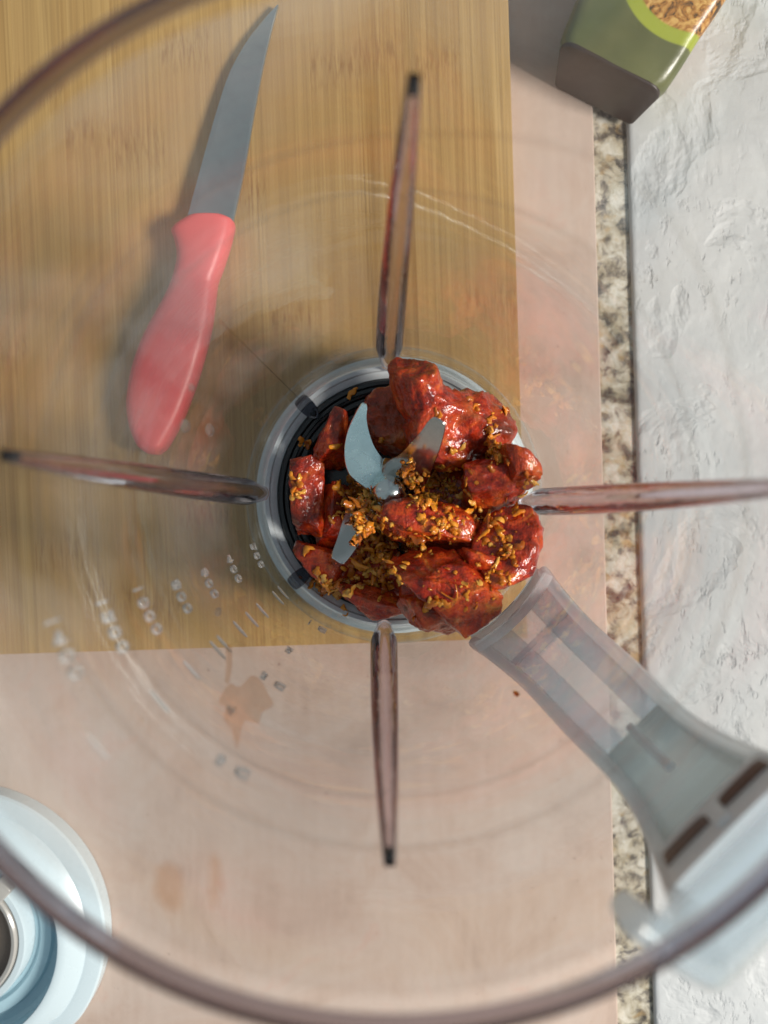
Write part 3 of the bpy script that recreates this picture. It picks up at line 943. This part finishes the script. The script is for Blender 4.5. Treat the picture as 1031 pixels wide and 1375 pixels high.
def lay(bvh, px, py, rnd, L, Wd, T, curl, yaw=None, tiltv=0.35, lift=0.3):
    d = (P(px, py, 0.0) - CAM).normalized()
    loc, nor, idx, dist = bvh.ray_cast(CAM, d)
    if loc is None: return None
    if nor.z < 0: nor = -nor
    if nor.z < 0.35: nor = (nor + Vector((0, 0, 0.8))).normalized()
    nn = (nor + Vector((rnd.gauss(0, tiltv), rnd.gauss(0, tiltv), 0))).normalized()
    q0 = nn.to_track_quat('Z', 'Y')
    R = q0.to_matrix() @ Matrix.Rotation(yaw if yaw is not None else rnd.uniform(0, 6.28), 3, 'Z')
    V, Fc = flake_shape(rnd, L, Wd, T, curl)
    return [loc + nor * T * lift + R @ v for v in V], Fc
# the uncountable heaps: (pixel centre, spread, count, size factor)
HEAPS = [((484, 690), (20, 20), 120, 1.0), ((497, 665), (12, 10), 40, 0.9), ((470, 660), (9, 7), 16, 1.1), ((545, 640), (10, 12), 45, 1.0),
         ((596, 645), (20, 20), 84, 0.9), ((570, 672), (18, 8), 40, 0.9), ((500, 700), (22, 26), 70, 0.8), ((585, 655), (26, 26), 60, 0.6), ((640, 740), (40, 50), 60, 0.45), ((597, 702), (18, 10), 40, 1.0), ((560, 728), (20, 9), 46, 1.0),
         ((505, 735), (18, 22), 90, 1.1), ((495, 768), (18, 14), 55, 1.15), ((437, 785), (16, 8), 44, 1.2), ((455, 797), (9, 6), 16, 1.1),
         ((662, 592), (5, 17), 42, 1.0), ((668, 612), (7, 9), 26, 1.0), ((680, 740), (12, 20), 40, 0.9), ((660, 700), (8, 14), 14, 1.0),
         ((638, 685), (6, 12), 12, 1.1), ((708, 652), (4, 8), 12, 0.9), ((655, 775), (16, 8), 14, 0.9), ((570, 812), (16, 10), 10, 1.0), ((398, 655), (4, 13), 12, 1.0),
         ((410, 600), (4, 8), 8, 1.0), ((695, 682), (5, 5), 8, 1.0), ((660, 848), (8, 4), 8, 1.2), ((632, 800), (16, 16), 7, 0.8), ((520, 775), (10, 16), 24, 1.0), ((600, 556), (16, 10), 4, 0.9), ((640, 545), (8, 8), 5, 0.9), ((676, 556), (4, 6), 5, 1.0)]
KEEP = [[(484, 536), (498, 540), (500, 590), (534, 632), (530, 645), (505, 655), (470, 640), (455, 610), (462, 575)],
        [(575, 560), (600, 560), (604, 580), (594, 606), (580, 640), (560, 630), (548, 605), (560, 578)],
        [(440, 740), (452, 700), (468, 690), (476, 700), (470, 735), (476, 752), (460, 762)]]
def blocked(x, y):
    if math.hypot(x - 522, y - 660) < 25: return True
    for pg in KEEP:
        c = False
        for i in range(len(pg)):
            (x1, y1), (x2, y2) = pg[i], pg[i - 1]
            if (y1 > y) != (y2 > y) and x < (x2 - x1) * (y - y1) / (y2 - y1) + x1: c = not c
        if c: return True
    return False
rnd = random.Random(77)
GV, GF = [], []
for layer in range(3):
    bvh = make_bvh()
    LV, LF = [], []
    for (cx, cy_), (sx, sy), cnt, fz in HEAPS:
        for _ in range(max(1, int(cnt / 3 * 0.85 + 0.5))):
            k = 1.0 if layer == 0 else 0.85
            sz = rnd.choice((0.35, 0.45, 0.6, 0.8, 0.9, 1.0, 1.25))
            qx, qy = rnd.gauss(cx, sx * k), rnd.gauss(cy_, sy * k)
            if blocked(qx, qy): continue
            r = lay(bvh, qx, qy, rnd, rnd.uniform(.0016, .0050) * fz * sz, rnd.uniform(.0012, .0026) * fz * sz, rnd.uniform(.0007, .0014) * fz * (0.5 + 0.5 * sz), rnd.gauss(0, 0.10))
            if r is None or max(v.z for v in r[0]) < 0.05: continue
            b = len(LV); LV += r[0]; LF += [tuple(i + b for i in f) for f in r[1]]
    bvh_src.append((LV, LF))
    b = len(GV); GV += LV; GF += [tuple(i + b for i in f) for f in LF]
gs = mesh("fried_garlic_crumbs", GV, GF, M['garlic'], origin=(0, 0, FLOOR), angle=80)
tag(gs, "golden brown fried garlic crumbs heaped over the meat and blades", "crumbs", kind='stuff')
# flakes that stand out singly
FL = [("lone golden garlic flake on the black gasket left of the top rib", 473, 528, .0056, .0024, 22, .1),
      ("long thin garlic flake on the chunk left of the pale blade", 450, 598, .0056, .0016, -55, .1),
      ("hook-shaped garlic flake on the large dark slab", 607, 796, .0052, .0013, 50, .75),
      ("pale square garlic flake on the dark chunk behind the pale blade", 511, 590, .0023, .0020, 40, 0),
      ("curled garlic flake sticking up right of the barrel-shaped chunk", 632, 680, .0056, .0016, 65, .5),
      ("straight garlic flake lying on the jagged red chunk", 651, 717, .0050, .0016, -38, .05),
      ("golden garlic tip at the left end of the slanting chunk", 414, 740, .0046, .0025, 10, .3),
      ("amber garlic flake on the wall right of the largest chunk", 676, 553, .0044, .0024, 10, .3),
      ("broad amber garlic flake at the lower right foot of the slab", 660, 848, .0068, .0040, 25, .2),
      ("long garlic sliver pointing left above the slanting chunk", 482, 757, .0080, .0020, 48, .1),
      ("small garlic flake at the foot of the left rib", 395, 660, .0040, .0018, -20, .2),
      ("garlic flake just above the small flake at the left gasket edge", 393, 640, .0035, .0018, 70, .3)]
bvh = make_bvh()
for lab, x, y, L, Wd, yaw, curl in FL:
    r = lay(bvh, x, y, random.Random(int(x)), L, Wd, 0.0011, curl, math.radians(yaw), 0.1, 0.6)
    if r is None: continue
    V, Fc = r
    c = sum(V, Vector((0, 0, 0))) / len(V)
    o = mesh("garlic_flake", V, Fc, M['garlic'], origin=c, angle=80)
    tag(o, lab, "garlic flake", "garlic flakes lying apart from the heap")

# ------------------------------------------------------------------ splashes on the jar wall
def inner_hit(px, py):
    lo, hi = 0.056, 0.236
    for _ in range(40):
        z = (lo + hi) / 2
        p = P(px, py, z)
        if math.hypot(p.x, p.y) > rin(z): lo = z
        else: hi = z
    p = P(px, py, lo); return math.atan2(p.y, p.x), lo
def wall_blob(outline_px, name, mat, label, cat, thick=0.0004, group=None, per=4):
    pts = []
    for x, y in outline_px:
        th, z = inner_hit(x, y); pts.append(Vector((th, z, 0)))
    pts = spline(pts, per)
    n = len(pts); c = sum(pts, Vector((0, 0, 0))) / n
    V, Fc = [], []
    V.append(on_wall(c.x, c.y, -thick))
    for k, off in ((0.55, -thick * 0.9), (0.85, -thick * 0.6), (1.0, -0.00003)):
        for p in pts:
            q_ = c.lerp(p, k); V.append(on_wall(q_.x, q_.y, off))
    V.append(on_wall(c.x, c.y, -0.00002))
    for i in range(n):
        j = (i + 1) % n
        Fc.append((0, 1 + i, 1 + j))
        for l in range(2): Fc.append((1 + l * n + i, 1 + l * n + j, 1 + (l + 1) * n + j, 1 + (l + 1) * n + i))
        Fc.append((1 + 2 * n + j, 1 + 2 * n + i, 1 + 3 * n))
    o = mesh(name, V, Fc, mat, origin=V[0], angle=60)
    tag(o, label, cat, group)
    return o
wall_blob([(299, 930), (309, 918), (322, 922), (338, 907), (352, 916), (359, 930), (367, 946), (352, 957), (347, 972), (330, 968), (324, 980), (318, 1006), (311, 982), (300, 966), (303, 950), (294, 944)], "sauce_smear", M['sauce'], "round orange sauce smear on the jar wall beside the graduation lines", "sauce smear")
wall_blob([(303, 870), (310, 866), (312, 890), (308, 915), (302, 916), (303, 892)], "sauce_smear", M['sauce'], "thin orange drip line above the round sauce smear", "sauce smear")
wall_blob([(283, 1148), (294, 1155), (297, 1180), (288, 1222), (281, 1195)], "sauce_smear", M['sauce'], "narrow brown drip low on the jar wall near the lid", "sauce smear")
wall_blob([(216, 1160), (240, 1165), (245, 1195), (232, 1240), (212, 1215), (207, 1185)], "sauce_smear", M['sauce'], "wide pale brown drip low on the jar wall near the lid", "sauce smear")
for i, (x, y, r, lab) in enumerate(((248, 572, 8, "larger water drop on the jar wall below the knife handle"), (281, 577, 7, "water drop on the jar wall right of the larger drop"), (256, 520, 5, "small water drop beside the lower knife handle edge"), (190, 808, 5, "tiny clear drop among the embossed numbers"), (292, 822, 5, "tiny clear drop between numbers and graduation lines"))):
    wall_blob([(x + r * 0.8 * math.cos(a), y + r * 1.2 * math.sin(a)) for a in [k * math.pi / 4 for k in range(8)]], "water_drop", M['water'], lab, "water drop", 0.0009, "clear drops on the jar wall", 3)
wall_blob([(689, 931), (693, 929), (698, 932), (694, 936)], "sauce_drop", M['oil'], "single amber sauce drop beside the jar handle", "sauce drop", 0.0008)

# ------------------------------------------------------------------ blender lid, lower left
LC = P(-62, 1262, PINK_T + 0.012)
lid = empty("jar_cover", (LC.x, LC.y, PINK_T))
tag(lid, "pale blue blender lid lying beside the jar at lower left", "lid")
z0 = PINK_T
ctr = (LC.x, LC.y)
# outer flange with scalloped lobes
n = 180
V, Fc = [], []
def flange_r(a):
    k = (a - math.radians(-52)) % (math.pi / 1.0)
    k = min(k, math.pi - k)
    return 0.0640 - 0.0055 * math.exp(-(k / 0.16) ** 2)
prf = [(0.0, 0.0004), (0.0, 0.0075), (-0.0008, 0.0085), (-0.0060, 0.0098), (-0.0075, 0.0098)]
for i in range(n):
    a = 2 * math.pi * i / n
    for dr, dz in prf:
        r = flange_r(a) + dr; V.append((ctr[0] + r * math.cos(a), ctr[1] + r * math.sin(a), z0 + dz))
    for r, dz in ((0.0545, 0.0115), (0.0500, 0.0140), (0.0475, 0.0152), (0.0462, 0.0150), (0.0462, 0.0004)):
        V.append((ctr[0] + r * math.cos(a), ctr[1] + r * math.sin(a), z0 + dz))
K = 10
for i in range(n):
    for k in range(K):
        Fc.append((i * K + k, i * K + (k + 1) % K, ((i + 1) % n) * K + (k + 1) % K, ((i + 1) % n) * K + k))
mesh("flange", V, Fc, M['lid'], lid, angle=35)
pr = [(0.0461, 0.0140), (0.0458, 0.0060), (0.0440, 0.0045), (0.0405, 0.0045), (0.0395, 0.0062), (0.0350, 0.0062), (0.0338, 0.0045), (0.0318, 0.0045), (0.0318, 0.0008), (0.0461, 0.0008)]
mesh("well", *lathe([(r, z0 + z) for r, z in pr], 120, True, centre=ctr), M['lidin'], lid, angle=35)
pr = [(0.0317, 0.0008), (0.0317, 0.0120), (0.0310, 0.0130), (0.0288, 0.0130), (0.0282, 0.0122), (0.0282, 0.0008)]
rg = mesh("collar_ring", *lathe([(r, z0 + z) for r, z in pr], 120, True, centre=ctr), M['lid'], lid, angle=35)
pr = [(0.0280, 0.0008), (0.0280, 0.0135), (0.0272, 0.0142), (0.0258, 0.0138), (0.0254, 0.0120), (0.0254, 0.0008)]
cp = mesh("cap_rim", *lathe([(r, z0 + z) for r, z in pr], 96, True, centre=ctr), M['lidring'], lid, angle=40)
pr = [(0.0, 0.0105), (0.018, 0.0105), (0.0190, 0.0118), (0.0200, 0.0105), (0.0253, 0.0105), (0.0253, 0.0090), (0.0, 0.0090)]
mesh("cap_window", *lathe([(r, z0 + z) for r, z in pr], 96, centre=ctr), M['cap'], cp, angle=40)
# small grey catch on the collar
a = math.radians(47)
c = Vector((ctr[0] + 0.0308 * math.cos(a), ctr[1] + 0.0308 * math.sin(a)))
er, et = Vector((math.cos(a), math.sin(a))), Vector((-math.sin(a), math.cos(a)))
ol = [c + er * x + et * y for x, y in ((-0.0045, -0.004), (0.0045, -0.004), (0.0045, 0.004), (-0.0045, 0.004))]
ol = [ol[i].lerp(ol[(i + 1) % 4], t) for i in range(4) for t in (0.1, 0.5, 0.9)]
mesh("catch", *pillow(ol, z0 + 0.010, z0 + 0.0155, 0.0008, 3), M['lidring'], rg)

# ------------------------------------------------------------------ green food pouch, upper right
def mat_pouch(u0, u1, length):
    t = NT("printed_pouch")
    tc = t.n('ShaderNodeTexCoord'); X = t.xyz(tc.outputs['Object'])
    v = tc.outputs['Object']
    g_ = t.noise(v, 40, 3)
    c = t.ramp(g_, [(0.3, (0.085, 0.10, 0.035)), (0.7, (0.15, 0.16, 0.06))])
    # picture panel: ellipse with lime border and golden fried food inside
    dx = t.math('MULTIPLY', t.math('SUBTRACT', X[0], u0), 1 / 0.030)
    dy = t.math('MULTIPLY', t.math('SUBTRACT', X[1], u1), 1 / 0.026)
    r = t.math('SQRT', t.math('ADD', t.math('MULTIPLY', dx, dx), t.math('MULTIPLY', dy, dy)))
    c = t.mix(t.ramp(r, [(0.97, 1.0), (1.0, 0.0)]), c, (0.33, 0.38, 0.04))
    fd = t.ramp(t.noise(v, 240, 4, 0.6, 1.2), [(0.36, (0.05, 0.03, 0.01)), (0.48, (0.40, 0.17, 0.03)), (0.62, (0.66, 0.40, 0.12))])
    c = t.mix(t.ramp(r, [(0.78, 1.0), (0.81, 0.0)]), c, fd)
    # brown bottom panel
    end = t.ramp(X[1], [(0.0, 1.0), (0.0005, 0.0)])
    return t, c, end
pc = P(797, 140, PINK_T)
ang = math.radians(-27)
po = empty("food_pouch", (pc.x, pc.y, PINK_T))
po.rotation_euler = (0, 0, ang)
tag(po, "green printed food pouch with brown base at the top right corner", "food pouch")
# local frame: x along the brown end, y away from the jar
def pouch_section(y):
    t = min(max(y / 0.10, 0), 1)
    w = 0.0225 + 0.012 * t
    h = 0.031 + 0.024 * t
    r = 0.006
    out = []
    for sx, sz in ((1, 0), (1, 1), (-1, 1), (-1, 0)):
        cx, cz = sx * (w - r), (h - r if sz else r * 0.5)
        a0 = {(1, 0): -90, (1, 1): 0, (-1, 1): 90, (-1, 0): 180}[(sx, sz)]
        rr = r if sz else r * 0.5
        for k in range(5):
            a = math.radians(a0 + 90 * k / 4)
            out.append((cx + rr * math.cos(a), cz + rr * math.sin(a)))
    return out
ys = [0.0, 0.002, 0.006] + [0.012 + 0.010 * i for i in range(12)]
V, Fc = [], []
for y in ys:
    k = 0.94 if y == 0 else 1.0
    for x, z in pouch_section(y):
        wv = 0.0011 * noise.noise(Vector((x * 60, y * 60, z * 60)))
        V.append((x * k + wv, y, max(z + wv, 0.0003)))
K = 20
for i in range(len(ys) - 1):
    for k in range(K):
        Fc.append((i * K + k, i * K + (k + 1) % K, (i + 1) * K + (k + 1) % K, (i + 1) * K + k))
Fc.append(tuple((len(ys) - 1) * K + k for k in range(K)))
t, c, end = mat_pouch(0.012, 0.040, 0.1)
p = t.pri(c, 0.3); t.l(t.bump(t.noise(t.coord('Object'), 90, 4), 0.3, 0.001), p.inputs['Normal'])
M['pouch'] = t.surf(p)
def local(name, V, Fc, mat, parent):
    me = bpy.data.meshes.new(name); me.from_pydata(V, [], Fc); me.materials.append(mat)
    bm = bmesh.new(); bm.from_mesh(me); bmesh.ops.recalc_face_normals(bm, faces=bm.faces)
    for f in bm.faces: f.smooth = True
    bm.to_mesh(me); bm.free()
    o = bpy.data.objects.new(name, me); COL.objects.link(o); o.parent = parent; return o
body = local("body", V, Fc, M['pouch'], po)
M['brown'] = plain("brown_foil", (0.032, 0.021, 0.018), 0.45, var=0.2)
ol = [Vector((x * 0.97, z)) for x, z in pouch_section(0.0)]
V, Fc = pillow(ol, -0.0012, 0.0010, 0.0008, 2)
V = [(x, z, y) for x, y, z in V]
V = [(x, y, max(z, 0.0004)) for x, y, z in [(v[0], v[1], v[2]) for v in V]]
local("base_panel", V, Fc, M['brown'], po)
